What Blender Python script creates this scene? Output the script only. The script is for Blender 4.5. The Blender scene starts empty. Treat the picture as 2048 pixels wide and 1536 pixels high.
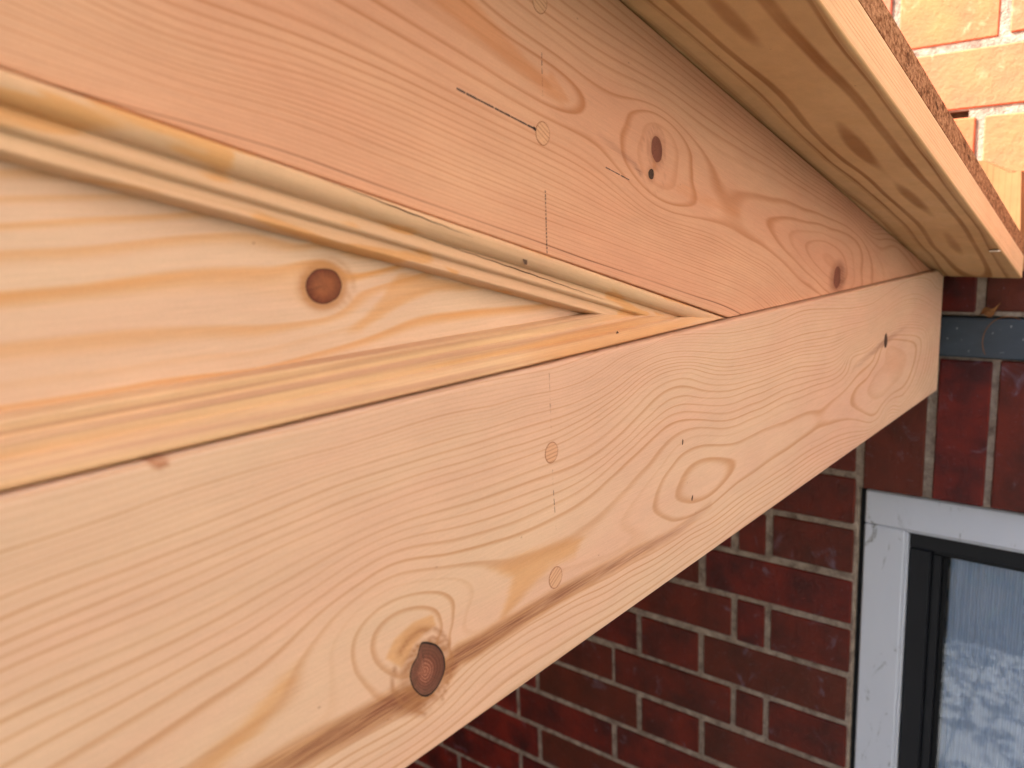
import bpy, math, random
import numpy as np
from mathutils import Matrix, Vector

random.seed(7)
rng = np.random.default_rng(7)
scene = bpy.context.scene
COL = scene.collection

# ------------------------------------------------------------------ camera
# World: +X runs along the beam towards the brick wall, +Y goes in behind the gable face, +Z is up.
cam_d = bpy.data.cameras.new('camera')
cam = bpy.data.objects.new('camera', cam_d)
COL.objects.link(cam)
right = Vector((0.63163053, -0.77440205, -0.03666523))
up = Vector((0.16281882, 0.08626515, 0.98287759))
back = Vector((-0.75797949, -0.62678528, 0.18057493))
cam.matrix_world = Matrix(((right.x, up.x, back.x, 0.0),
                           (right.y, up.y, back.y, -0.21887),
                           (right.z, up.z, back.z, 0.0),
                           (0, 0, 0, 1)))
cam_d.sensor_width = 36.0
cam_d.lens = 1630.1 / 2048 * 36.0
cam_d.clip_start = 0.01
cam_d.clip_end = 500
cam_d.dof.use_dof = True
cam_d.dof.focus_distance = 0.47
cam_d.dof.aperture_fstop = 11.5
scene.camera = cam

# ------------------------------------------------------------------ sky and sun
SUN_TO = Vector((-0.45, 0.55, 0.72)).normalized()
elev = math.asin(SUN_TO.z)
azim = math.atan2(SUN_TO.x, SUN_TO.y)
world = bpy.data.worlds.new('World')
scene.world = world
world.use_nodes = True
wn = world.node_tree.nodes
sky = wn.new('ShaderNodeTexSky')
sky.sky_type = 'NISHITA'
sky.sun_disc = False
sky.sun_elevation = elev
sky.sun_rotation = azim
sky.air_density = 1.0
sky.dust_density = 3.0
sky.ozone_density = 1.0
world.node_tree.links.new(sky.outputs[0], wn['Background'].inputs['Color'])
wn['Background'].inputs['Strength'].default_value = 0.15
sun_d = bpy.data.lights.new('sun', 'SUN')
sun_d.energy = 4.0
sun_d.angle = math.radians(0.53)
sun_d.color = (1.0, 0.965, 0.90)
sun = bpy.data.objects.new('sun', sun_d)
sun.rotation_euler = SUN_TO.to_track_quat('Z', 'Y').to_euler()
COL.objects.link(sun)
scene.view_settings.view_transform = 'Standard'
scene.view_settings.look = 'None'
scene.view_settings.gamma = 1.0
scene.view_settings.use_curve_mapping = False
scene.view_settings.exposure = 2.12

GROUND = -2.45
YB, YR, YP = -0.003, 0.003, 0.0125          # face planes of beam, rafter and panel
BEAM_TOP, BEAM_BOT, BEAM_END = -0.0579, -0.2015, 1.0535
RIDGE = -0.60
def raft_bot(x): return 0.0641 - 0.2488 * x
def raft_top(x): return 0.2003 - 0.2512 * x

# ------------------------------------------------------------------ traced growth rings: (ring number, x, z, x, z ... in mm)
BEAM_RINGS = [
    (20, [63, -81.5, 73, -80.9, 84, -80.7, 94, -80.6, 108, -79.9, 120, -79.5, 130, -78.6, 141, -77.8, 155, -76.7, 171, -76.2, 188, -76.4, 211, -76.9, 231, -76.8, 252, -77.1, 271, -76.9, 287, -77.3, 301, -78.4, 316, -77.1, 333, -75.1, 344, -73.2, 362, -69.5, 380, -67.4, 396, -67.2, 418, -69, 435, -71.6, 469, -76.5, 507, -79.3, 558, -81.4, 651, -83.4, 786, -86.7, 1019, -94.2]),
    (25, [64, -72.9, 79, -72.5, 95, -71.8, 111, -69.9, 120, -70.1, 137, -69.5, 151, -69.6, 169, -70.2, 189, -69.7, 212, -68.8, 248, -71.3, 288, -72.1, 316, -71.8, 338, -67.2, 357, -62.4, 388, -59, 435, -62.5, 469, -66.5, 506, -68.3, 549, -69, 713, -74.2, 1016, -80.4]),
    (22.5, [64, -77.8, 94, -75.9, 135, -73.7, 173, -73, 211, -72.4, 252, -74.3, 287, -74.8, 320, -73.6, 347, -67.9, 382, -62.9, 422, -65.3, 469, -72.1, 540, -75, 713, -78.9, 1017, -87.3]),
    (13, [60, -103.8, 70, -102.8, 81, -102.8, 89, -102.9, 100, -102.7, 110, -102, 117, -101.5, 130, -99.9, 144, -98.1, 156, -97.5, 175, -96.7, 193, -96.3, 209, -96.6, 230, -97.6, 251, -98.2, 271, -98.4, 290, -98.2, 315, -96.4, 339, -91.7, 366, -84.2, 393, -79.6, 423, -81.3, 469, -93.2, 516, -97.6, 598, -98.4, 716, -101]),
    (16.5, [62, -92, 86, -90.3, 115, -88.6, 150, -87.2, 185, -85.9, 231, -87, 268, -88.2, 291, -88.4, 319, -85.8, 347, -80.7, 377, -73.2, 416, -74, 469, -84.7, 524, -88.6, 619, -91.2, 743, -93.8]),
    (10, [58, -117.8, 68, -116.8, 79, -117.1, 89, -116.1, 100, -115.9, 115, -114.3, 126, -113.8, 137, -111.2, 150, -110.3, 160, -108.2, 171, -106.5, 186, -105.7, 209, -107.4, 228, -109.8, 253, -111.3, 275, -112, 289, -113.2, 310, -113.4, 332, -111.2, 356, -105.4, 379, -98.3, 390, -94.5, 409, -93.8, 435, -99.2, 478, -106, 508, -106.1, 551, -107.3, 599, -108.3, 704, -111.5]),
    (7, [113, -132.8, 126, -131.6, 138, -128.9, 147, -125, 156, -122.1, 164, -120.3, 173, -119.8, 187, -116.8, 200, -118.6, 214, -122.5, 226, -123.9, 245, -126, 266, -128.5, 289, -128.5, 309, -127.5, 331, -122.8, 355, -116.9, 375, -111.7, 394, -106.9, 412, -107.2, 429, -110.4, 452, -116.6, 479, -120.7, 508, -121.5, 552, -121.8, 621, -123.4, 705, -123.7]),
    (8, [114, -124.3, 125, -124.5, 137, -121.9, 146, -119.5, 157, -116.5, 170, -113.7, 179, -112.7, 189, -112.1, 228, -118.9, 256, -122.2, 289, -122.3, 318, -120.6, 341, -114.7, 366, -108.4, 393, -102.9, 435, -107.4, 477, -115.8, 525, -117.7, 600, -118.3]),
    (6, [134, -146.5, 137, -142.7, 144, -136.6, 155, -129.9, 164, -125.3, 175, -122.1, 187, -121.3, 200, -123.8, 214, -127.6, 227, -130.4, 242, -134, 262, -138.6, 279, -140.5, 296, -142.1, 307, -140.4, 329, -138.3, 350, -133.2, 375, -125.1, 390, -118.8, 404, -115.4, 427, -115.8, 444, -118.6, 463, -123.6, 489, -126.7, 530, -127.7, 601, -128.4, 693, -130.3]),
    (5, [156, -160, 157, -149.5, 158, -143.9, 158, -138, 161, -133.7, 166, -129.8, 176, -126.6, 186, -125.3, 199, -127.8, 208, -129.9, 221, -134, 228, -138.2, 232, -143.3, 230, -148.9, 224, -153, 220, -157.8, 218, -163.5]),
    (5, [449, -124.4, 430, -120.7, 409, -121.3, 390, -130, 373, -135.2, 358, -140.7, 346, -145.6, 340, -151.2, 344, -156.4, 356, -160.7, 376, -166]),
    (5, [449, -124.4, 479, -130.6, 509, -131.1, 561, -131.6, 645, -134.6]),
    (4, [180, -165.2, 174, -160.4, 171, -155.4, 167, -148.3, 166, -143.6, 167, -141, 169, -136.4, 175, -133, 182, -130.8, 193, -131.5, 204, -134, 212, -136.7, 218, -140.9, 220, -144.8, 218, -149.4, 216, -157.4, 216, -161.7, 217, -166.9]),
    (4, [646, -147.1, 601, -141.3, 571, -141, 530, -138, 501, -138, 485, -137.6, 453, -131.2, 426, -127.7, 407, -128.4, 390, -134.7, 380, -147, 378, -152.8, 381, -156.7, 394, -163.1, 412, -168.6, 428, -170.6]),
    (3, [186, -169.5, 185, -163.6, 180, -158, 177, -154.5, 175, -150.6, 174, -145.3, 175, -140.8, 178, -138.2, 184, -135.9, 193, -136.2, 203, -139.4, 209, -143.8, 212, -148.7, 213, -153.7, 214, -159.7, 215, -166]),
    (3, [404, -152.4, 409, -144.6, 420, -137.4, 439, -136.9, 461, -141.2, 480, -146.9, 487, -152.5, 484, -158.4, 471, -161.8, 453, -165.1, 436, -164.5, 420, -161.1, 407, -155.7, 404, -152.4]),
    (2.4, [443, -152]),
    (2, [193, -151.6, 209, -152.3, 203, -145.5]),
    (3, [771, -140.6, 738, -142.9, 722, -152.7, 730, -160.9, 760, -171.8, 819, -176.8]),
    (2, [823, -133.7, 790, -141.2, 771, -149.9, 775, -158.6, 800, -166.4, 828, -168, 857, -163.5, 897, -158.1, 890, -150.2, 846, -139.1]),
    (1.5, [819, -154.7]),
    (4, [646, -146.2, 688, -142.3, 741, -132.6, 785, -127.3]),
    (4, [818, -187.4, 761, -180.4, 690, -166.4, 644, -161.8, 603, -163.1, 578, -165.1, 542, -165.2, 490, -166.8, 464, -169.8]),
    (5, [450, -176.6, 511, -174, 578, -172.1, 648, -172.3, 786, -190.7, 890, -193.9]),
    (4.6, [134, -167.6, 151, -168.2, 168, -169.9, 185, -170.5]),
    (4.6, [220, -167.7, 234, -169.3, 268, -167.3, 303, -168.5, 339, -170.9, 376, -172.4, 411, -173.4]),
    (8, [162, -184.5, 186, -187.3, 208, -186.4, 220, -182.4, 233, -178.2, 267, -177.3, 303, -179.2, 354, -183.1, 423, -184.3, 511, -184.1, 661, -185.8, 853, -189.2]),
    (12, [190, -202, 213, -201.8, 245, -201.5, 320, -201.9, 423, -202.2, 537, -200.6, 780, -205.4, 997, -202.7]),
    (10, [176, -193.1, 199, -194.3, 220, -192.2, 240, -188.7, 282, -189.3, 339, -192.9, 423, -193.9, 511, -192, 650, -191.5, 891, -195]),
    (31, [66, -58.3, 97, -58.2, 135, -58.2, 197, -58, 253, -58, 312, -58, 377, -57.7]),
    (28, [435, -57.5, 595, -56.8, 1011, -59.4]),
    (3.42, [563, -153.4, 618, -152.9, 676, -152.1]),
    (5.42, [324, -151.5, 310, -154.9, 340, -158.6]),
    (3, [824, -113.1]),
    (6, [717, -113.3, 979, -120.5, 987, -155.1]),
]
RAFTER_RINGS = [
    (5, [170, 74.3, 181, 72.2, 196, 68.5, 207, 64.8, 228, 59.8, 241, 56.5, 271, 50, 290, 44.8, 301, 42.6, 320, 38.8, 343, 30.8, 354, 26.4, 369, 18.2, 388, 8.9, 410, 4.5, 446, -0.1, 480, -7.7, 519, -19.8, 571, -38.9, 611, -53.5]),
    (1.5, [224, 84.1, 243, 80.6, 265, 74.3, 280, 69.1, 297, 62, 310, 61.3]),
    (3.4, [205, 75.8, 228, 71.6, 256, 65.1, 287, 56.9, 321, 50.3, 359, 41.5]),
    (5, [271, 92.8, 292, 86.7, 312, 83.2, 320, 77.3, 342, 72.5, 364, 68.8, 384, 67.7, 402, 65.7, 416, 62.6, 430, 56.4, 453, 49.7, 497, 42.8, 558, 32.5, 618, 22.4, 723, 1.4, 866, -29, 991, -53.9]),
    (3.4, [259, 85.5, 277, 78.8, 296, 76.2, 311, 74, 321, 70, 342, 65.2, 360, 61.7, 389, 62.5]),
    (8, [297, 97.4, 326, 92.2, 365, 85.7, 410, 78, 465, 66, 549, 47.5, 659, 24.2, 812, -8.6, 967, -43.4]),
    (13, [363, 109.4, 433, 90.4, 515, 69.4, 625, 41.7, 779, 2.1, 990, -51.1]),
    (12, [103, 60.3, 114, 56.4, 122, 54.4, 135, 52.8, 147, 52.1, 159, 50.5, 178, 49.2, 194, 46, 211, 42.5, 230, 37.3, 251, 32.4, 274, 27.5, 300, 20.5, 319, 15.2, 345, 7.6, 375, 1.1, 416, -7.9, 463, -17.4, 519, -30.6, 562, -41.8]),
    (8.5, [127, 64, 140, 61.4, 152, 60.6, 170, 58.3, 189, 53.6, 212, 51.1, 237, 45.2, 266, 38.6, 293, 32.5, 324, 25.5, 354, 15.3, 383, 4.8, 416, -1.8, 460, -9.2, 519, -25, 581, -46.7]),
    (4, [637, -44, 585, -27.3, 539, -10, 498, 6.7, 480, 15.9, 477, 20.9, 498, 21.5, 525, 18.8, 559, 14.8, 619, 9, 724, -6.1]),
    (3, [637, -41.7, 609, -28.5, 560, -8.9, 534, 3.3, 527, 8.5, 564, 5.7, 620, -0.2, 676, -7.2]),
    (2, [637, -37.5, 617, -28.9, 589, -15, 578, -5.2, 613, -4.8, 662, -8.1]),
    (1, [630, -27.6, 610, -13.5, 663, -13.1]),
    (0, [649, -22.7, 675, -21.8]),
    (0, [696, -43]),
    (3, [756, -42.3, 753, -16.1]),
    (6, [889, -55.8, 815, -27.1]),
    (2, [386, 53.8, 397, 57.4, 409, 53.4, 416, 44.8, 409, 35.2, 409, 27.3, 402, 21.8, 391, 22.9, 381, 29, 379, 37.2, 384, 45.4, 386, 53.8]),
    (1, [389, 48.2, 400, 52.1, 407, 41.7, 402, 29.7, 391, 28, 384, 36.7]),
    (0, [395, 39.7]),
    (3.42, [440, 25.3, 437, 35, 452, 32.8, 333, 55.4, 350, 51.3, 370, 49.9, 360, 57]),
    (18, [84, 56.3, 89, 54.5, 95, 53.1, 100, 51.6, 108, 50, 116, 47.3, 124, 45.4, 132, 44.6, 142, 43.6, 152, 42.5, 163, 40.5, 182, 37, 198, 31.4, 216, 28.4, 239, 22.1, 265, 16.1, 299, 8.5, 345, -0.8, 402, -14.2, 460, -28, 519, -42.1]),
    (26, [124, 35.8, 133, 33.7, 148, 30.5, 159, 29, 176, 24.6, 186, 21.9, 209, 16.3, 235, 10.1, 256, 4.7, 290, -3.3, 345, -17.1, 401, -30.5, 464, -44.6, 498, -54]),
    (28, [132, 31.1, 186, 17.8, 234, 5.7, 329, -18.2, 447, -47.1]),
    (26, [105, 37.9, 93, 41.1]),
    (25, [82, 43.8]),
]
PANEL_RINGS = [
    (10, [81, 14.4, 107, 15]),
    (9, [81, 7.7, 102, 9.3, 126, 10.1]),
    (8, [80, 1.4, 101, 1.5, 125, 3.7, 154, 4.2]),
    (7, [78, -8.7, 95, -8.7, 114, -6.7, 135, -6.1, 153, -6.2, 159, -7.4, 170, -4.9, 180, -4.3, 188, -6.8, 192, -14.1]),
    (6, [77, -21.7, 93, -21.9, 107, -21.7, 128, -22.9, 164, -26.1, 179, -25.9, 188, -23, 192, -16.7]),
    (5, [75, -32.4, 87, -31.8, 106, -33.2, 132, -32.3, 150, -34.3, 171, -31.6, 189, -30, 199, -26.5, 210, -22, 228, -19.4, 243, -17.8]),
    (4, [205, -33.6, 218, -30.6, 242, -29.9, 269, -30.6, 300, -32]),
    (3.7, [74, -39.4, 114, -39.4, 167, -39.9]),
    (6.6, [179, -15.3, 171, -12.7, 181, -22.1]),
    (8, [170, -2.6, 192, -5.2]),
]
SOFFIT_RINGS = [
    (1, [373, 2.1, 408, 0, 467, 1.1, 565, 3, 689, 1.1, 871, 0.1]),
    (2, [370, -9.2, 402, -12.7, 448, -13.1, 492, -15.3, 549, -13.4, 590, -14.3, 657, -20, 724, -20.4, 837, -18, 949, -14.3]),
    (3, [373, -15.9, 397, -18.1, 431, -19.1, 452, -20.8, 473, -25.3, 512, -22.8, 545, -18.6, 583, -18.3, 634, -19.3, 710, -23.5, 787, -28.3, 897, -21.4, 995, -20.7]),
    (3.45, [384, -27.3, 412, -27.3, 467, -34.8, 506, -37.9, 558, -32.9, 598, -26.8, 634, -30, 686, -33.7, 779, -38.2, 834, -38.8]),
    (4, [388, -35.7, 396, -38.5, 402, -39.7]),
    (3.8, [425, -31.3, 432, -34.9]),
    (4, [571, -38.3, 590, -36.1, 611, -36.4, 625, -37.5, 551, -41.5]),
    (4, [708, -39.2, 738, -43.3, 771, -45.8]),
    (4, [853, -43.2, 918, -44.2]),
    (3.45, [392, -49.1, 415, -50, 445, -51.2, 486, -50.4, 527, -54.6, 573, -53.6, 625, -50.9, 682, -52.6, 747, -56.4, 853, -55.8, 991, -50.2]),
    (3, [387, -56.5, 412, -57.4, 438, -58.9, 461, -59, 494, -62, 537, -63.6, 567, -61.6, 611, -62, 663, -62.2, 718, -66.3, 797, -65.8, 965, -56.6]),
    (2.5, [401, -72.1, 436, -69.8, 471, -71.3, 512, -73.6, 569, -72.6, 630, -74.1, 733, -70.2, 843, -69.7, 990, -62]),
    (2, [404, -77.9, 425, -76.9, 452, -77.6, 495, -78.3, 537, -76.5, 583, -76.2, 636, -76.3, 705, -74.1, 773, -76.1, 916, -70.7]),
    (1.3, [444, -79.6, 512, -79.9, 617, -79.8, 766, -80.8, 973, -78.4]),
]

# ------------------------------------------------------------------ growth ring fields (thin plate splines through the traced rings)
class Field:
    def __init__(self, rings, sx=0.4, lam=2e-5, ang=0.0):
        pts, val = [], []
        for i, q in rings:
            p = np.array(q, float).reshape(-1, 2) / 1000.0
            pts.append(p); val += [i] * len(p)
        P = np.concatenate(pts); V = np.array(val, float)
        self.sx = sx; self.c, self.s = math.cos(ang), math.sin(ang)
        P = np.stack([(P[:, 0] * self.c - P[:, 1] * self.s) * sx, P[:, 0] * self.s + P[:, 1] * self.c], 1) * 10.0
        n = len(P)
        K = self.k(P, P) + np.eye(n) * lam * 100
        A = np.zeros((n + 3, n + 3))
        A[:n, :n] = K; A[:n, n] = 1; A[:n, n + 1:] = P
        A[n, :n] = 1; A[n + 1:, :n] = P.T
        self.w = np.linalg.lstsq(A, np.concatenate([V, np.zeros(3)]), rcond=None)[0]
        self.P = P
    @staticmethod
    def k(a, b):
        d2 = ((a[:, None, :] - b[None, :, :]) ** 2).sum(2)
        return 0.5 * d2 * np.log(d2 + 1e-12)
    def __call__(self, x, z):
        x_, z_ = np.ravel(x), np.ravel(z)
        Q = np.stack([(x_ * self.c - z_ * self.s) * self.sx, x_ * self.s + z_ * self.c], 1) * 10.0
        out = np.empty(len(Q)); n = len(self.P)
        for s in range(0, len(Q), 20000):
            q = Q[s:s + 20000]
            out[s:s + 20000] = self.k(q, self.P) @ self.w[:n] + self.w[n] + q @ self.w[n + 1:]
        return out.reshape(np.shape(x))

def seg_dist(x, z, poly):
    """distance (m) to a polyline given in mm, and the position along it 0..1"""
    p = np.array(poly, float) / 1000.0
    L = np.concatenate([[0], np.cumsum(np.linalg.norm(np.diff(p, axis=0), axis=1))])
    best = np.full(np.shape(x), 9.0); tt = np.zeros(np.shape(x))
    for i in range(len(p) - 1):
        a, b = p[i], p[i + 1]; d = b - a
        t = np.clip(((x - a[0]) * d[0] + (z - a[1]) * d[1]) / (d @ d), 0, 1)
        r = np.hypot(x - a[0] - t * d[0], z - a[1] - t * d[1])
        m = r < best
        best = np.where(m, r, best); tt = np.where(m, (L[i] + t * (L[i + 1] - L[i])) / L[-1], tt)
    return best, tt
def sstep(a, b, v):
    t = np.clip((v - a) / (b - a), 0, 1)
    return t * t * (3 - 2 * t)
def in_poly(x, z, poly, soft):
    """soft inside mask of a closed polygon (mm)"""
    p = np.array(poly, float) / 1000.0
    inside = np.zeros(np.shape(x), bool); j = len(p) - 1
    for i in range(len(p)):
        c = ((p[i, 1] > z) != (p[j, 1] > z))
        xi = (p[j, 0] - p[i, 0]) * (z - p[i, 1]) / (p[j, 1] - p[i, 1] + 1e-12) + p[i, 0]
        inside ^= c & (x < xi); j = i
    d, _ = seg_dist(x, z, list(poly) + [poly[0]])
    return sstep(-soft, soft, np.where(inside, d, -d))

# ------------------------------------------------------------------ mesh helpers
def mesh_obj(name, verts, faces, mat, parent=None, attrs=None, smooth=False, kind=None, mats=None, fmat=None):
    me = bpy.data.meshes.new(name)
    verts = np.asarray(verts, float).reshape(-1, 3)
    me.from_pydata(verts.tolist(), [], [list(map(int, f)) for f in faces])
    for m in (mats or [mat]):
        me.materials.append(m)
    if fmat is not None:
        me.polygons.foreach_set('material_index', np.asarray(fmat, np.int32))
    for k, a in (attrs or {}).items():
        at = me.attributes.new(k, 'FLOAT', 'POINT')
        at.data.foreach_set('value', np.asarray(a, np.float32).ravel())
    me.polygons.foreach_set('use_smooth', np.full(len(me.polygons), bool(smooth)))
    me.update()
    if smooth: me.set_sharp_from_angle(angle=math.radians(26))
    o = bpy.data.objects.new(name, me)
    COL.objects.link(o)
    if parent: o.parent = parent
    if kind: o['kind'] = kind
    return o
def grid_faces(nu, nv, flip=False):
    i, j = np.meshgrid(np.arange(nu - 1), np.arange(nv - 1), indexing='ij')
    a = i * nv + j
    F = np.stack([a, a + nv, a + nv + 1, a + 1], -1).reshape(-1, 4)
    return F[:, ::-1] if flip else F
def box_vf(x0, x1, y0, y1, z0, z1, c=0.0):
    """box with chamfered edges; 24 vertices when c > 0"""
    if c <= 0:
        v = [(x, y, z) for x in (x0, x1) for y in (y0, y1) for z in (z0, z1)]
        f = [(0, 1, 3, 2), (4, 6, 7, 5), (0, 4, 5, 1), (2, 3, 7, 6), (0, 2, 6, 4), (1, 5, 7, 3)]
        return v, f
    v, idx = [], {}
    for sx in (0, 1):
        for sy in (0, 1):
            for sz in (0, 1):
                X = (x0, x1)[sx]; Y = (y0, y1)[sy]; Z = (z0, z1)[sz]
                dx, dy, dz = (c, -c)[sx], (c, -c)[sy], (c, -c)[sz]
                for ax in range(3):
                    idx[sx, sy, sz, ax] = len(v)
                    v.append((X if ax == 0 else X + dx, Y if ax == 1 else Y + dy, Z if ax == 2 else Z + dz))
    f = []
    for s in (0, 1):
        q = [(0, 0), (1, 0), (1, 1), (0, 1)]
        f.append([idx[s, a, b, 0] for a, b in (q if s else q[::-1])])
        f.append([idx[a, s, b, 1] for a, b in (q[::-1] if s else q)])
        f.append([idx[a, b, s, 2] for a, b in (q if s else q[::-1])])
    for a in (0, 1):
        for b in (0, 1):
            f.append([idx[a, b, 0, 0], idx[a, b, 1, 0], idx[a, b, 1, 1], idx[a, b, 0, 1]])
            f.append([idx[a, 0, b, 0], idx[a, 1, b, 0], idx[a, 1, b, 2], idx[a, 0, b, 2]])
            f.append([idx[0, a, b, 1], idx[1, a, b, 1], idx[1, a, b, 2], idx[0, a, b, 2]])
    for a in (0, 1):
        for b in (0, 1):
            for d in (0, 1):
                f.append([idx[a, b, d, k] for k in range(3)])
    return v, f
def box(name, b, mat, parent=None, c=0.0, kind=None):
    v, f = box_vf(*b, c=c)
    o = mesh_obj(name, v, f, mat, parent, kind=kind)
    if c > 0: fix_normals(o)
    return o
def fix_normals(o):
    import bmesh
    bm = bmesh.new(); bm.from_mesh(o.data)
    bmesh.ops.recalc_face_normals(bm, faces=bm.faces[:])
    bm.to_mesh(o.data); bm.free()
def thing(name, label, cat, loc=(0, 0, 0)):
    o = bpy.data.objects.new(name, None)
    o.location = loc; o.empty_display_size = 0.1
    COL.objects.link(o)
    o['label'] = label; o['category'] = cat
    return o
def tag(o, label, cat):
    o['label'] = label; o['category'] = cat

# ------------------------------------------------------------------ node helpers
class NT:
    def __init__(self, name):
        self.m = bpy.data.materials.new(name); self.m.use_nodes = True
        self.t = self.m.node_tree; self.n = self.t.nodes; self.n.clear()
        self.out = self.n.new('ShaderNodeOutputMaterial')
        self.b = self.n.new('ShaderNodeBsdfPrincipled')
        self.t.links.new(self.b.outputs[0], self.out.inputs['Surface'])
    def put(self, sock, v):
        if isinstance(v, bpy.types.NodeSocket): self.t.links.new(v, sock)
        elif v is not None:
            if sock.type == 'RGBA' and len(v) == 3: v = (*v, 1)
            sock.default_value = v
    def math(self, op, a, b=None, c=None, clamp=False):
        nd = self.n.new('ShaderNodeMath'); nd.operation = op; nd.use_clamp = clamp
        for i, v in enumerate((a, b, c)): self.put(nd.inputs[i], v)
        return nd.outputs[0]
    def mix(self, f, a, b, mode='MIX'):
        nd = self.n.new('ShaderNodeMix'); nd.data_type = 'RGBA'; nd.blend_type = mode
        nd.clamp_factor = True
        self.put(nd.inputs[0], f); self.put(nd.inputs[6], a); self.put(nd.inputs[7], b)
        return nd.outputs[2]
    def rng(self, v, a, b, c=0.0, d=1.0, smooth=False):
        nd = self.n.new('ShaderNodeMapRange')
        nd.interpolation_type = 'SMOOTHSTEP' if smooth else 'LINEAR'
        self.put(nd.inputs['Value'], v)
        for k, s in zip(('From Min', 'From Max', 'To Min', 'To Max'), (a, b, c, d)): self.put(nd.inputs[k], s)
        return nd.outputs[0]
    def attr(self, name):
        nd = self.n.new('ShaderNodeAttribute'); nd.attribute_name = name
        return nd.outputs['Fac']
    def coord(self, scale=(1, 1, 1), rot=(0, 0, 0), loc=(0, 0, 0), kind='Object'):
        tc = self.n.new('ShaderNodeTexCoord')
        r = tc.outputs[kind]
        if rot != (0, 0, 0):
            m0 = self.n.new('ShaderNodeMapping'); m0.inputs['Rotation'].default_value = rot
            self.t.links.new(r, m0.inputs['Vector']); r = m0.outputs[0]
        m = self.n.new('ShaderNodeMapping')
        m.inputs['Scale'].default_value = scale; m.inputs['Location'].default_value = loc
        self.t.links.new(r, m.inputs['Vector'])
        return m.outputs[0]
    def noise(self, vec, scale=1.0, detail=2.0, rough=0.5, dist=0.0):
        nd = self.n.new('ShaderNodeTexNoise')
        nd.inputs['Scale'].default_value = scale; nd.inputs['Detail'].default_value = detail
        nd.inputs['Roughness'].default_value = rough; nd.inputs['Distortion'].default_value = dist
        self.put(nd.inputs['Vector'], vec)
        return nd.outputs['Fac']
    def white(self, w):
        nd = self.n.new('ShaderNodeTexWhiteNoise'); nd.noise_dimensions = '1D'
        self.put(nd.inputs['W'], w)
        return nd.outputs['Value']
    def rand(self):
        return self.n.new('ShaderNodeObjectInfo').outputs['Random']
    def bump(self, h, dist, strength=1.0):
        nd = self.n.new('ShaderNodeBump')
        nd.inputs['Strength'].default_value = strength; nd.inputs['Distance'].default_value = dist
        self.put(nd.inputs['Height'], h)
        self.t.links.new(nd.outputs[0], self.b.inputs['Normal'])
    def done(self, col=None, rough=0.6, spec=0.3, **kw):
        self.put(self.b.inputs['Base Color'], col)
        self.put(self.b.inputs['Roughness'], rough)
        self.put(self.b.inputs['Specular IOR Level'], spec)
        for k, v in kw.items(): self.put(self.b.inputs[k], v)
        return self.m

def srgb(r, g, b, s=1.0):
    f = lambda c: (c / 255 / 12.92) if c <= 10.3 else ((c / 255 + 0.055) / 1.055) ** 2.4
    return (f(r) * s, f(g) * s, f(b) * s)

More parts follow.
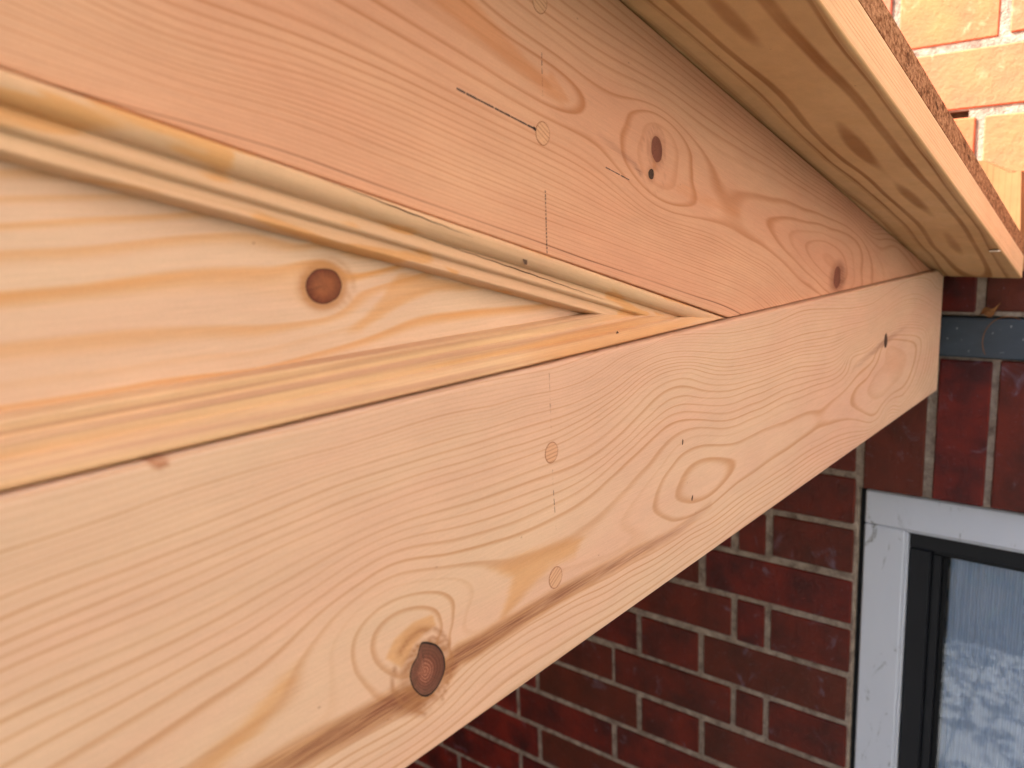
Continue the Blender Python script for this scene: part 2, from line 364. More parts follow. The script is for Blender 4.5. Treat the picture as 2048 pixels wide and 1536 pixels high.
def wood(name, base, base2, late, orange, stain, rot=0.0, strength=0.8, width=(0.66, 0.90, 1.02), grain=1.0,
         streak=0.0, dark_at=None, patches=0.0, soft=False, wobble=0.14, spec=0.25, rough=0.58):
    n = NT(name)
    R = (0, rot, 0)
    ring = n.attr('ring')
    wob = n.noise(n.coord((14, 14, 70), R), 1.0, 3.0)
    ring = n.math('ADD', ring, n.math('MULTIPLY', n.math('SUBTRACT', wob, 0.5), wobble))
    f = n.math('FRACT', ring)
    rid = n.math('FLOOR', ring)
    r1 = n.white(rid)
    if soft:      # wide soft bands centred on whole ring numbers
        d = n.math('ABSOLUTE', n.math('SUBTRACT', f, 0.5))
        line = n.rng(d, width[0], width[1], 0, 1, True)
    else:
        lo = n.math('ADD', width[0], n.math('MULTIPLY', n.math('SUBTRACT', n.white(n.math('ADD', rid, 31.7)), 0.5), 0.3))
        line = n.math('MULTIPLY', n.rng(f, lo, width[1], 0, 1, True), n.rng(f, width[1], width[2], 1, 0, True))
    along = n.noise(n.coord((9, 9, 26), R, (3.1, 0, 0)), 1.0, 2.0)
    amp = n.math('MULTIPLY', n.math('ADD', 0.25, n.math('MULTIPLY', r1, 0.75)), n.rng(along, 0.3, 0.7, 0.65, 1.1))
    line = n.math('MULTIPLY', line, n.math('MULTIPLY', amp, strength), clamp=True)
    big = n.rng(n.noise(n.coord((5, 5, 22), R, (0, 0, 1.7)), 1.0, 3.0), 0.32, 0.68, 0, 1, True)
    col = n.mix(big, base, base2)
    if streak:
        s = n.rng(n.noise(n.coord((3.0, 3.0, 330), R), 1.0, 2.0), 0.48, 0.66, 0, 1, True)
        col = n.mix(n.math('MULTIPLY', s, streak), col, late)
        s2 = n.rng(n.noise(n.coord((4.0, 4.0, 150), R, (7, 2, 1)), 1.0, 2.0), 0.5, 0.64, 0, 1, True)
        col = n.mix(n.math('MULTIPLY', s2, streak * 0.8), col, orange)
    if patches:
        s = n.noise(n.coord((24, 24, 120), R, (1.3, 0.4, 2.2)), 1.0, 2.0, 0.5, 0.5)
        col = n.mix(n.math('MULTIPLY', n.rng(s, 0.53, 0.60, 0, 1, True), patches), col, orange)
        s = n.noise(n.coord((6, 6, 420), R, (2.3, 5.4, 0.2)), 1.0, 2.0)
        col = n.mix(n.math('MULTIPLY', n.rng(s, 0.5, 0.66, 0, 1, True), patches * 0.4), col, late)
    fib = n.noise(n.coord((30, 30, 1500), R), 1.0, 3.0, 0.6)
    fib2 = n.noise(n.coord((55, 55, 520), R, (9, 4, 2)), 1.0, 3.0, 0.6)
    oa = n.attr('orange')
    oa = n.rng(n.math('ADD', oa, n.math('MULTIPLY', n.math('SUBTRACT', fib2, 0.5), 0.55)), 0.15, 0.85, 0, 1, True)
    oa = n.math('MULTIPLY', oa, n.rng(n.attr('orange'), 0.0, 0.15))
    col = n.mix(n.math('MULTIPLY', oa, 0.68), col, orange)
    col = n.mix(line, col, late)
    sa = n.attr('stain')
    fib3 = n.noise(n.coord((32, 32, 1250), R, (4, 1, 7)), 1.0, 3.0, 0.6)
    sf = n.math('MULTIPLY', sa, n.rng(fib3, 0.34, 0.62, 0.35, 1.3), clamp=True)
    col = n.mix(sf, col, stain)
    hl = n.math('MULTIPLY', n.attr('halo'), n.rng(fib2, 0.3, 0.66, 0.75, 1.05), clamp=True)
    col = n.mix(hl, col, n.mix(0.35, stain, orange))
    rs = n.attr('resin')
    col = n.mix(n.math('MULTIPLY', rs, n.rng(fib2, 0.3, 0.6, 0.4, 1.1), clamp=True), col, srgb(176, 96, 40, 0.7))
    if dark_at is not None:
        k = n.math('ABSOLUTE', n.math('SUBTRACT', n.attr('ring'), dark_at))
        k = n.math('MULTIPLY', n.rng(k, 0.05, 0.2, 1, 0, True), n.rng(along, 0.32, 0.55, 0.15, 1.0))
        col = n.mix(n.math('MULTIPLY', k, 0.75), col, srgb(110, 62, 45, 0.6))
    mott = n.noise(n.coord((16, 16, 45), R, (5, 5, 5)), 1.0, 4.0, 0.6)
    fac = n.math('ADD', 1.0, n.math('MULTIPLY', n.math('SUBTRACT', mott, 0.5), 0.22))
    hair = n.noise(n.coord((120, 120, 2600), R, (8, 0, 3)), 1.0, 2.0, 0.7)
    fac = n.math('ADD', fac, n.math('MULTIPLY', n.math('SUBTRACT', hair, 0.5), 0.16 * grain))
    fac = n.math('ADD', fac, n.math('MULTIPLY', n.math('SUBTRACT', fib, 0.5), 0.24 * grain))
    spk = n.noise(n.coord((1900, 1900, 1900), R), 1.0, 1.0)
    fac = n.math('ADD', fac, n.math('MULTIPLY', n.math('SUBTRACT', spk, 0.5), 0.16 * grain))
    nd = n.n.new('ShaderNodeVectorMath'); nd.operation = 'SCALE'
    n.t.links.new(col, nd.inputs[0]); n.t.links.new(fac, nd.inputs['Scale'])
    # pin-prick pores and dents
    vor = n.n.new('ShaderNodeTexVoronoi'); vor.inputs['Scale'].default_value = 1.0
    n.put(vor.inputs['Vector'], n.coord((75, 75, 130), R))
    pit = n.math('MULTIPLY', n.rng(vor.outputs['Distance'], 0.035, 0.06, 1, 0), n.math('GREATER_THAN', n.white(n.math('MULTIPLY', vor.outputs['Color'], 91.7)), 0.80))
    col = n.mix(n.math('MULTIPLY', pit, 0.45), nd.outputs[0], srgb(140, 85, 55, 0.6))
    h = n.math('ADD', n.math('MULTIPLY', fib, 0.5), n.math('ADD', n.math('MULTIPLY', spk, 0.45), n.math('MULTIPLY', line, 0.12)))
    n.bump(h, 0.00008, 0.8)
    return n.done(col, n.rng(fib2, 0.3, 0.7, rough - 0.06, rough + 0.08), spec)

# pine base colours (reflectances)
K = 0.80
m_beam = wood('pine_beam', srgb(231, 197, 165, K), srgb(230, 188, 159, K), srgb(206, 150, 98, K * 0.92), srgb(222, 166, 104, K),
              srgb(160, 100, 72, K * 0.75), strength=0.86)
m_raft = wood('pine_rafter', srgb(226, 170, 137, K), srgb(229, 181, 146, K), srgb(200, 130, 80, K * 0.9), srgb(222, 154, 106, K),
              srgb(150, 98, 80, K * 0.8), rot=-math.atan(0.249), strength=0.80, dark_at=26.0)
m_panel = wood('pine_panel', srgb(234, 201, 170, K), srgb(232, 193, 164, K), srgb(226, 164, 98, K), srgb(228, 172, 114, K),
               srgb(165, 108, 74, K * 0.8), strength=0.95, width=(0.45, 0.86, 1.04))
m_mould_up = wood('pine_moulding_resinous', srgb(232, 195, 153, K), srgb(231, 187, 149, K), srgb(205, 156, 104, K * 0.9), srgb(230, 164, 88, K),
                  srgb(150, 96, 74, K * 0.75), rot=-math.atan(0.249), strength=0.0, patches=0.62)
m_mould_lo = wood('pine_moulding_striped', srgb(241, 204, 156, K), srgb(236, 193, 152, K), srgb(205, 150, 120, K * 0.88), srgb(230, 164, 92, K),
                  srgb(150, 96, 74, K * 0.75), strength=0.3, streak=0.6)
m_soffit = wood('soffit_fir', srgb(228, 188, 136, 0.84), srgb(217, 173, 121, 0.82), srgb(188, 126, 68, 0.58), srgb(190, 130, 72, 0.6),
                srgb(150, 96, 60, 0.5), rot=-math.atan(0.2512), strength=1.0, width=(0.27, 0.41), soft=True)
m_edge = wood('sawn_board_edge', srgb(243, 206, 160, 0.9), srgb(240, 198, 150, 0.88), srgb(216, 160, 112, K * 0.95), srgb(230, 160, 104, K),
              srgb(150, 96, 60, 0.5), rot=-math.atan(0.2512), strength=0.9, width=(0.5, 0.9, 1.0), grain=1.4)
m_end = wood('end_board_pine', srgb(196, 146, 92, 0.62), srgb(180, 130, 82, 0.62), srgb(140, 88, 46, 0.55), srgb(165, 110, 60, 0.6),
             srgb(120, 76, 46, 0.5), rot=math.pi / 2, strength=0.7, streak=0.8, grain=1.5)

# chipboard edge
n = NT('chipboard_edge')
c1 = n.noise(n.coord((260, 260, 420), (0, -math.atan(0.2512), 0)), 1.0, 4.0, 0.7)
c2 = n.noise(n.coord((70, 70, 160), (0, -math.atan(0.2512), 0), (2, 2, 2)), 1.0, 3.0, 0.6)
col = n.mix(n.rng(c1, 0.36, 0.64), srgb(132, 84, 50, 0.7), srgb(212, 162, 120, 0.8))
col = n.mix(n.rng(c2, 0.55, 0.72), col, srgb(104, 64, 38, 0.6))
n.bump(c1, 0.0012, 1.0)
m_chip = n.done(col, 0.85, 0.1)

# knots
def knot_mat(name, cin, cmid, cout, rings, edge=0.94, edgecol=(0.012, 0.007, 0.005), ringamp=0.6, heart=None):
    n = NT(name)
    rad = n.attr('rad')
    w = n.noise(n.coord((260, 260, 260)), 1.0, 3.0)
    rr = n.math('ADD', rad, n.math('MULTIPLY', n.math('SUBTRACT', w, 0.5), 0.10))
    col = n.mix(n.rng(rr, 0.0, 0.5, 0, 1), cin, cmid)
    col = n.mix(n.rng(rr, 0.45, 0.95, 0, 1), col, cout)
    s = n.math('SINE', n.math('MULTIPLY', rr, rings * 6.283))
    s = n.rng(s, -0.3, 0.8, 0, 1, True)
    fall = n.rng(rad, 0.30, 0.62, 1, 0.18, True)
    light = heart or srgb(205, 140, 112, 0.7)
    col = n.mix(n.math('MULTIPLY', n.math('MULTIPLY', s, fall), ringamp), col, light)
    cx = n.n.new('ShaderNodeCombineXYZ')
    n.put(cx.inputs[0], n.math('MULTIPLY', n.attr('ca'), 5.0)); n.put(cx.inputs[1], n.math('MULTIPLY', n.attr('sa'), 5.0)); n.put(cx.inputs[2], n.math('MULTIPLY', rad, 0.8))
    ray = n.noise(cx.outputs[0], 1.0, 4.0, 0.65)
    col = n.mix(n.rng(ray, 0.40, 0.68, 0.0, 0.55), col, n.mix(0.5, cout, (0.02, 0.011, 0.008)))
    crack = n.math('MULTIPLY', n.rng(ray, 0.655, 0.69, 0, 1), n.rng(rad, 0.1, 0.3))
    col = n.mix(n.math('MULTIPLY', crack, 0.8), col, (0.02, 0.01, 0.007))
    col = n.mix(n.math('MULTIPLY', n.rng(n.attr('ca'), -0.2, 1.0, 0, 1), n.rng(rad, 0.15, 0.6, 0, 0.5)), col, n.mix(0.55, cmid, (0.03, 0.008, 0.005)))
    spk = n.noise(n.coord((1500, 1500, 1500)), 1.0, 2.0)
    col = n.mix(n.rng(spk, 0.55, 0.75, 0, 0.35), col, srgb(60, 30, 22))
    e2 = n.rng(n.math('ADD', rad, n.math('MULTIPLY', n.math('SUBTRACT', w, 0.5), 0.05)), edge - 0.02, edge + 0.02, 0, 1)
    col = n.mix(e2, col, edgecol)
    n.bump(n.math('ADD', n.math('MULTIPLY', s, 0.4), spk), 0.00015, 0.8)
    return n.done(col, 0.6, 0.25)
m_knot_dark = knot_mat('loose_dark_knot', srgb(156, 92, 68, 0.85), srgb(128, 76, 58, 0.75), srgb(132, 92, 72, 0.68), 8, 0.925, ringamp=1.0)
m_knot_red = knot_mat('red_brown_knot', srgb(158, 92, 54, 0.8), srgb(166, 100, 62, 0.8), srgb(128, 64, 42, 0.66), 9, 0.95,
                      srgb(92, 48, 38, 0.5), 0.35, srgb(186, 124, 88, 0.7))
m_knot_plum = knot_mat('plum_brown_knot', srgb(146, 92, 72, 0.72), srgb(150, 92, 74, 0.72), srgb(150, 94, 76, 0.75), 9, 0.99,
                       srgb(160, 105, 84, 0.7), 0.15)
n = NT('black_bark_speck')
m_speck = n.done(n.mix(n.noise(n.coord((900, 900, 900)), 1, 3), srgb(30, 24, 22), srgb(96, 76, 66)), 0.8, 0.1)

# plugs, pencil, nail holes, flecks
m_plug = wood('pine_plug', srgb(228, 178, 140, K), srgb(226, 180, 142, K), srgb(182, 122, 82, K * 0.8), srgb(216, 152, 96, K), srgb(150, 96, 74, K),
              rot=0.5, strength=1.0, width=(0.62, 0.86, 1.02))
n = NT('plug_glue_line'); m_line = n.done(srgb(176, 122, 88, 0.7), 0.8, 0.1)
n = NT('pencil_graphite')
g = n.noise(n.coord((700, 700, 700)), 1, 3)
m_pencil = n.done(srgb(66, 60, 60, 0.7), 0.45, 0.4, Alpha=n.rng(g, 0.28, 0.5, 0.3, 0.98))
n = NT('pencil_faint')
g = n.noise(n.coord((420, 420, 420)), 1, 3)
m_pencil_faint = n.done(srgb(120, 84, 66, 0.8), 0.5, 0.3, Alpha=n.rng(g, 0.42, 0.62, 0.05, 0.7))
n = NT('nail_hole_dark'); m_hole = n.done(n.mix(n.noise(n.coord((1500,) * 3), 1, 2), srgb(52, 38, 30), srgb(126, 100, 84)), 0.9, 0.05)
n = NT('split_dark'); m_split = n.done(srgb(70, 36, 18, 0.6), 0.9, 0.05)
n = NT('filler_white'); m_filler = n.done(srgb(225, 205, 180, 0.8), 0.7, 0.2)

# brickwork
def brick_mat(name, a, b, c, rough, spec, bloom, bloomcol, speck):
    n = NT(name)
    r = n.rand()
    v = n.n.new('ShaderNodeVectorMath'); v.operation = 'ADD'
    n.t.links.new(n.coord((1, 1, 1)), v.inputs[0])
    cx = n.n.new('ShaderNodeCombineXYZ')
    for i in range(3): n.t.links.new(n.math('MULTIPLY', r, 17.0 + 9 * i), cx.inputs[i])
    n.t.links.new(cx.outputs[0], v.inputs[1])
    big = n.noise(v.outputs[0], 16.0, 4.0, 0.6)
    fine = n.noise(v.outputs[0], 170.0, 4.0, 0.7)
    col = n.mix(n.rng(big, 0.35, 0.65), a, b)
    col = n.mix(n.math('MULTIPLY', n.white(n.math('MULTIPLY', r, 77.0)), 0.7), col, c)
    bl = n.noise(v.outputs[0], 26.0, 5.0, 0.65, 0.8)
    col = n.mix(n.rng(bl, 0.58, 0.76, 0, bloom, True), col, bloomcol)
    sp = n.noise(v.outputs[0], 330.0, 2.0)
    col = n.mix(n.rng(sp, 0.68, 0.76, 0, speck), col, bloomcol)
    n.bump(n.math('ADD', n.math('MULTIPLY', big, 2.0), fine), 0.0016, 0.9)
    return n.done(col, rough, spec)
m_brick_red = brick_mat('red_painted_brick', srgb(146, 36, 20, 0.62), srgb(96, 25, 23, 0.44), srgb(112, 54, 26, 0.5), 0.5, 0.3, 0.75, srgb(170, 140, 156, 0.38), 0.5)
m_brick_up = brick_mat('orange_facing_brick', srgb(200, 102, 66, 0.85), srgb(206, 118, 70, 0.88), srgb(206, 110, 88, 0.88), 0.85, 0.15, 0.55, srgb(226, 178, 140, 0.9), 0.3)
n = NT('mortar')
g = n.noise(n.coord((60, 60, 60)), 1, 5, 0.7); g2 = n.noise(n.coord((400, 400, 400)), 1, 3)
n.bump(n.math('ADD', g, g2), 0.002, 1.0)
m_mortar = n.done(n.mix(n.rng(g, 0.3, 0.7), srgb(148, 122, 106, 0.5), srgb(204, 180, 158, 0.75)), 0.9, 0.1)
n = NT('blue_grey_lintel_paint')
g = n.noise(n.coord((30, 30, 60)), 1, 4, 0.6); g2 = n.noise(n.coord((210, 210, 210)), 1, 2)
col = n.mix(g, srgb(66, 72, 78, 0.8), srgb(82, 88, 96, 0.8))
col = n.mix(n.rng(g2, 0.68, 0.76, 0, 0.7), col, srgb(190, 190, 185))
n.bump(g, 0.002, 0.6)
m_lintel = n.done(col, 0.6, 0.3)
n = NT('white_upvc')
g = n.noise(n.coord((9, 22, 9)), 1, 4, 0.6); g2 = n.noise(n.coord((34, 34, 17), (0, 0, 0), (3, 1, 4)), 1, 6, 0.72, 1.2)
col = n.mix(g, srgb(222, 220, 224, 0.80), srgb(212, 211, 218, 0.78))
col = n.mix(n.rng(g2, 0.60, 0.68, 0, 0.8, True), col, srgb(118, 110, 92, 0.6))
m_white = n.done(col, 0.4, 0.4)
n = NT('anthracite_frame'); g = n.noise(n.coord((14, 14, 5)), 1, 3)
m_black = n.done(n.mix(g, srgb(11, 11, 15), srgb(18, 18, 23)), 0.5, 0.25)
n = NT('rubber_gasket'); m_gasket = n.done(srgb(18, 17, 18), 0.7, 0.2)
n = NT('net_curtain')
w = n.n.new('ShaderNodeTexWave'); w.wave_type = 'BANDS'; w.bands_direction = 'Y'
w.inputs['Scale'].default_value = 95.0; w.inputs['Distortion'].default_value = 0.6
n.put(w.inputs['Vector'], n.coord())
g = n.noise(n.coord((6, 6, 3)), 1, 3)
col = n.mix(w.outputs['Fac'], srgb(180, 188, 210, 0.92), srgb(202, 208, 224, 1.0))
m_curtain = n.done(col, 0.8, 0.1)
# glass
gm = bpy.data.materials.new('window_glass'); gm.use_nodes = True
t = gm.node_tree; t.nodes.clear()
go = t.nodes.new('ShaderNodeOutputMaterial'); mx = t.nodes.new('ShaderNodeMixShader'); tr = t.nodes.new('ShaderNodeBsdfTransparent')
gl = t.nodes.new('ShaderNodeBsdfGlossy'); gl.inputs['Roughness'].default_value = 0.015
fr = t.nodes.new('ShaderNodeFresnel'); fr.inputs['IOR'].default_value = 1.6
tr.inputs['Color'].default_value = (0.90, 0.95, 0.96, 1)
t.links.new(fr.outputs[0], mx.inputs[0]); t.links.new(tr.outputs[0], mx.inputs[1]); t.links.new(gl.outputs[0], mx.inputs[2])
t.links.new(mx.outputs[0], go.inputs['Surface'])
m_glass = gm
n = NT('sandstone_paving')
g = n.noise(n.coord((1.3, 1.3, 1.3)), 1, 5, 0.6); g2 = n.noise(n.coord((45, 45, 45)), 1, 4)
m_ground = n.done(n.mix(n.math('MULTIPLY', n.math('ADD', g, g2), 0.5), srgb(92, 84, 74, 0.7), srgb(108, 100, 88, 0.75)), 0.9, 0.15)
n = NT('render_wall'); m_render = n.done(srgb(150, 90, 66, 0.7), 0.9, 0.1)
n = NT('dry_leaf'); m_leaf = n.done(n.mix(n.noise(n.coord((200,) * 3), 1, 3), srgb(168, 112, 66, 0.8), srgb(120, 76, 44, 0.7)), 0.8, 0.2)

# ================================================================== SETTING
v, f = box_vf(-60, 60, -60, 60, GROUND - 0.2, GROUND)
mesh_obj('ground', v, f, m_ground, kind='structure')
prof_ = [(-1.7, GROUND), (1.13, GROUND), (1.13, 0.06), (RIDGE, raft_top(RIDGE) + 0.03), (-1.7, raft_top(2 * RIDGE + 1.7) + 0.03)]
v = [(x, y, z) for y in (1.202, 1.42) for x, z in prof_]
f = [[0, 1, 2, 3, 4], [9, 8, 7, 6, 5]] + [[(i + 1) % 5, i, 5 + i, 5 + (i + 1) % 5] for i in range(5)]
o = mesh_obj('house_wall', v, f, m_render, kind='structure'); fix_normals(o)

# pale rendered wall added out of view to bounce sunlight onto the gable
n = NT('cream_render'); g = n.noise(n.coord((3, 3, 3)), 1, 5)
m_cream = n.done(n.mix(g, srgb(226, 220, 208, 0.9), srgb(236, 230, 216, 0.9)), 0.9, 0.1)
v, f = box_vf(-1.5, 10, -5.0, -4.6, GROUND, 6.5)
mesh_obj('added_bounce_wall', v, f, m_cream, kind='structure')
n = NT('pale_paving'); m_pave = n.done(srgb(216, 220, 224, 0.85), 0.8, 0.2)
slabs = []
for i in range(4):
    for j in range(9):
        slabs.append((-2.68 + 0.45 * i, -2.685 + 0.45 * (i + 1), -1.8 + 0.45 * j, -1.808 + 0.45 * (j + 1)))
V, F = [], []
for a in slabs:
    v, f = box_vf(*a, GROUND - 0.02, GROUND + 0.012, 0.003)
    F += [[i + len(V) for i in q] for q in f]; V += v
o = mesh_obj('paving', V, F, m_pave, kind='structure'); fix_normals(o)
# added hedges, out of view: one reflected in the door glass, two blocking light
n = NT('hedge_leaf'); m_hedge = n.done(n.mix(n.noise(n.coord((9, 9, 9)), 1, 3), srgb(52, 74, 40), srgb(84, 104, 58)), 0.5, 0.3)
def added_hedge(NL, x, y, z, s0, s1):
    c = np.stack([rng.uniform(*x, NL), rng.uniform(*y, NL), rng.uniform(*z, NL)], 1)
    d1 = rng.normal(size=(NL, 3)); d1 /= np.linalg.norm(d1, axis=1)[:, None]
    d2 = np.cross(d1, rng.normal(size=(NL, 3))); d2 /= np.linalg.norm(d2, axis=1)[:, None]
    s = rng.uniform(s0, s1, NL)[:, None]
    V = np.stack([c - d1 * s, c + d2 * s * 0.5, c + d1 * s, c - d2 * s * 0.5], 1).reshape(-1, 3)
    mesh_obj('added_hedge', V, np.arange(NL * 4).reshape(-1, 4), m_hedge, kind='stuff')
added_hedge(3600, (-3.5, -2.7), (-2.0, 5.0), (GROUND + 0.05, GROUND + 2.3), 0.03, 0.08)
added_hedge(9000, (-2.6, -0.30), (-1.7, -1.0), (GROUND + 0.05, GROUND + 4.0), 0.03, 0.07)  # tall leaf mass added to block light from the gable's left
added_hedge(9000, (-2.0, 8.0), (-4.5, -3.9), (GROUND + 0.05, GROUND + 2.5), 0.05, 0.11)     # leaves added to darken the lower part of the bounce wall

# ================================================================== TIMBER PORCH
porch = thing('timber_porch', 'new unpainted pine porch gable with moulded edging and knotty boards, reaching towards the brick wall', 'porch')

F_beam = Field(BEAM_RINGS, 0.4, 4e-5); F_raft = Field(RAFTER_RINGS, 0.33, 1.5e-4, math.atan(0.249)); F_panel = Field(PANEL_RINGS); F_soff = Field(SOFFIT_RINGS, 0.25, 2e-4)

def x_columns(x0, x1, fine0=0.03, fine1=None, step=0.002, coarse=0.05):
    fine1 = x1 if fine1 is None else fine1
    a = np.arange(x0, fine0, coarse)
    b = np.linspace(fine0, fine1, int((fine1 - fine0) / step) + 1)
    return np.concatenate([a, b])
def arc_rows(n_face, r, depth_back, bottom_only=False):
    """rows round a board from its top back edge, over the rounded arris, down the face and back under:
    (u, dz, dy): u 0 = top, 1 = bottom; dz in metres added; dy depth behind the face"""
    rows = [(0, 0.0, depth_back), (0, 0.0, r * 2.2)]
    for k in range(5):
        a = math.pi / 2 * k / 4
        rows.append((0, -r * (1 - math.cos(a)), r * (1 - math.sin(a))))
    for k in range(1, n_face):
        rows.append((k / n_face, -r + 2 * r * k / n_face, 0.0))
    for k in range(5):
        a = math.pi / 2 * (1 - k / 4)
        rows.append((1, r * (1 - math.cos(a)), r * (1 - math.sin(a))))
    rows += [(1, 0.0, r * 2.2), (1, 0.0, depth_back)]
    return rows
def board(name, X, ztop, zbot, face_y, rows, field, mat, parent, masks=None, cap=True, clampx=0.03):
    nu, nv = len(X), len(rows)
    zt, zb = ztop(X), zbot(X)
    V = np.zeros((nu, nv, 3))
    for j, (u, dz, dy) in enumerate(rows):
        V[:, j, 0] = X
        V[:, j, 2] = zt + (zb - zt) * u + np.where(zt - zb > 0.004, dz, 0)
        V[:, j, 1] = face_y + dy
    fx = np.maximum(V[..., 0], clampx)
    ring = field(fx, V[..., 2])
    ring = ring + (V[..., 1] - face_y) * 180.0 * 0.35
    A = {'ring': ring}
    z0 = np.zeros((nu, nv))
    for k in ('stain', 'orange', 'resin', 'halo'):
        A[k] = masks[k](V[..., 0], V[..., 2]) * (V[..., 1] < face_y + 0.004) if masks and k in masks else z0
    F = grid_faces(nu, nv, flip=False).tolist()
    if cap:
        F.append([(nu - 1) * nv + j for j in range(nv)]); F.append([j for j in range(nv)][::-1])
    return mesh_obj(name, V, F, mat, parent, A, smooth=True)

# --- the horizontal beam
STAIN_A = [(120, -168.5), (150.4, -169.5), (168.1, -170.8), (185.1, -171.5), (196, -175.5)]
STAIN_B = [(214, -171.5), (220, -168), (233.5, -169.3), (267.8, -168.5), (303.3, -169.0), (339.5, -170.9), (375.6, -172.4), (410.5, -173.5), (450, -170)]
def beam_stain(x, z):
    d, t = seg_dist(x, z, STAIN_A)
    a = (1 - sstep(0.0010, 0.0080, d)) * (0.55 + 0.5 * t)
    d, t = seg_dist(x, z, STAIN_B)
    a2 = (1 - sstep(0.0008, 0.0066 - 0.0030 * t, d)) * (0.95 - 0.75 * t)
    d, t = seg_dist(x, z, [(648, -138), (760, -122), (826, -113.5), (880, -109.5), (915, -108)])
    a4 = (1 - sstep(0.0008, 0.005, d)) * (0.55 - 1.4 * np.abs(t - 0.62)).clip(0, 1)
    return np.maximum.reduce([a, a2, a4])
def beam_halo(x, z):
    k = np.hypot((x - 0.2026) / 1.0, (z + 0.1658) / 1.15)
    ang = np.arctan2(z + 0.1658, x - 0.2026)
    lob = 0.0150 + 0.0030 * np.cos(ang + 2.3) + 0.0012 * np.sin(3 * ang)
    sw = 0.5 + 0.5 * np.sin(k * 4300 + 2.2 * np.sin(ang * 2.0 + 1.0) + 1.5 * np.cos(ang))
    h = (1 - sstep(0.0108, lob, k)) * (0.5 + 0.5 * sw)
    d, t = seg_dist(x, z, [(186, -158), (184, -165), (188, -173), (195, -180), (200, -184)])
    h2 = np.exp(-(d / 0.0011) ** 2) * 0.8
    d, t = seg_dist(x, z, [(207, -150.5), (211, -154), (215, -160), (216.5, -168), (214, -176), (209, -183)])
    h3 = np.exp(-(d / 0.0009) ** 2) * 0.85
    d, t = seg_dist(x, z, [(189, -153), (194, -149.5), (200, -148.3), (204, -150)])
    h4 = np.exp(-(d / 0.0014) ** 2) * 0.9
    return np.maximum.reduce([h, h2, h3, h4])
def beam_orange(x, z):
    a = in_poly(x, z, [(240, -137), (272.9, -139.5), (296, -142), (312, -146), (303.9, -154), (283.8, -153), (266, -158), (250, -165), (244, -168), (250, -158), (256, -148)], 0.0055)
    b = in_poly(x, z, [(60, -158), (100, -153), (122, -147), (136, -139), (146, -136), (140, -146), (128, -154), (100, -163), (60, -172)], 0.006) * 0.8
    c = in_poly(x, z, [(182, -152), (187, -146.5), (197, -143.8), (207, -145), (208.5, -150), (203, -150.5), (196, -153), (190, -160)], 0.002)
    d, t = seg_dist(x, z, STAIN_B); d = (1 - sstep(0.003, 0.0085 - 0.003 * t, d)) * (0.8 - 0.5 * t)
    e, t = seg_dist(x, z, STAIN_A); e = (1 - sstep(0.003, 0.0095, e)) * 0.75
    return np.maximum.reduce([a * 0.85, b, c, d, e])
def beam_resin(x, z):
    d, _ = seg_dist(x, z, [(104.5, -58.2), (106.5, -59.5), (108, -58.6)])
    r = (1 - sstep(0.0004, 0.0020, d)) * 0.8
    return r
X = x_columns(-2.25, BEAM_END, 0.05, step=0.0017)
beam = board('beam', X, lambda x: np.minimum(BEAM_TOP, raft_top(x) - 0.0006), lambda x: np.full_like(x, BEAM_BOT), YB,
             arc_rows(104, 0.0016, 0.045), F_beam, m_beam, porch, dict(stain=beam_stain, orange=beam_orange, resin=beam_resin, halo=beam_halo))

# --- the sloping rafter (right half), cut level where it sits on the beam
def raft_stain(x, z):
    d, t = seg_dist(x, z, [(340, 45.5), (352, 41), (373.3, 32.5), (379, 28.5)])
    a = (1 - sstep(0.0004, 0.0022, d)) * (0.15 + 0.5 * t)
    k = np.hypot((x - 0.700) / 1.5, z + 0.045)
    d2 = (1 - sstep(0.005, 0.017, k)) * 0.75
    return np.maximum(a, d2)
def raft_halo(x, z):
    k = np.hypot((x - 0.3955), (z - 0.0410) * 0.86); an = np.arctan2(z - 0.0410, x - 0.3955)
    h = (1 - sstep(0.0055, 0.0088, k)) * 0.7
    h = np.maximum(h, np.exp(-((k - 0.0093 - 0.0008 * np.sin(an)) / 0.0008) ** 2) * 0.45)
    e = np.hypot((x - 0.3925) / 0.8, z - 0.0350)
    h = np.maximum(h, np.exp(-((e - 0.0165) / 0.0006) ** 2) * 0.35)
    k = np.hypot((x - 0.3895) / 0.9, z - 0.0283)
    h = np.maximum(h, (1 - sstep(0.002, 0.006, k)) * 0.6)
    k = np.hypot((x - 0.695) / 1.4, z + 0.045)
    return np.maximum(h, (1 - sstep(0.008, 0.018, k)) * 0.55)
def raft_orange(x, z):
    a = in_poly(x, z, [(190, 101), (226, 87), (256, 76), (282, 66), (301, 59), (312, 56), (305, 64), (297, 67.5), (288, 71), (262, 85), (235, 99), (205, 112)], 0.0045)
    b = in_poly(x, z, [(285, 66), (303, 57.5), (318, 57), (312, 63), (303, 70), (298, 66)], 0.002) * 0.7
    k = np.hypot((x - 0.3935) / 1.0, z - 0.0335); c = (1 - sstep(0.002, 0.004, k)) * 0.8
    d, _ = seg_dist(x, z, [(420, 22), (452, 16), (500, 8)]); d = (1 - sstep(0.001, 0.006, d)) * 0.45
    return np.maximum.reduce([a, b, c, d])
X = x_columns(RIDGE, 1.021, 0.05, step=0.002)
def rb(x): return np.maximum(raft_bot(x), BEAM_TOP + 0.0006)
rows = arc_rows(72, 0.0008, 0.045)
rafter = board('rafter', X, lambda x: raft_top(x) - 0.0007, rb, YR, rows, F_raft, m_raft, porch, dict(stain=raft_stain, orange=raft_orange, halo=raft_halo))

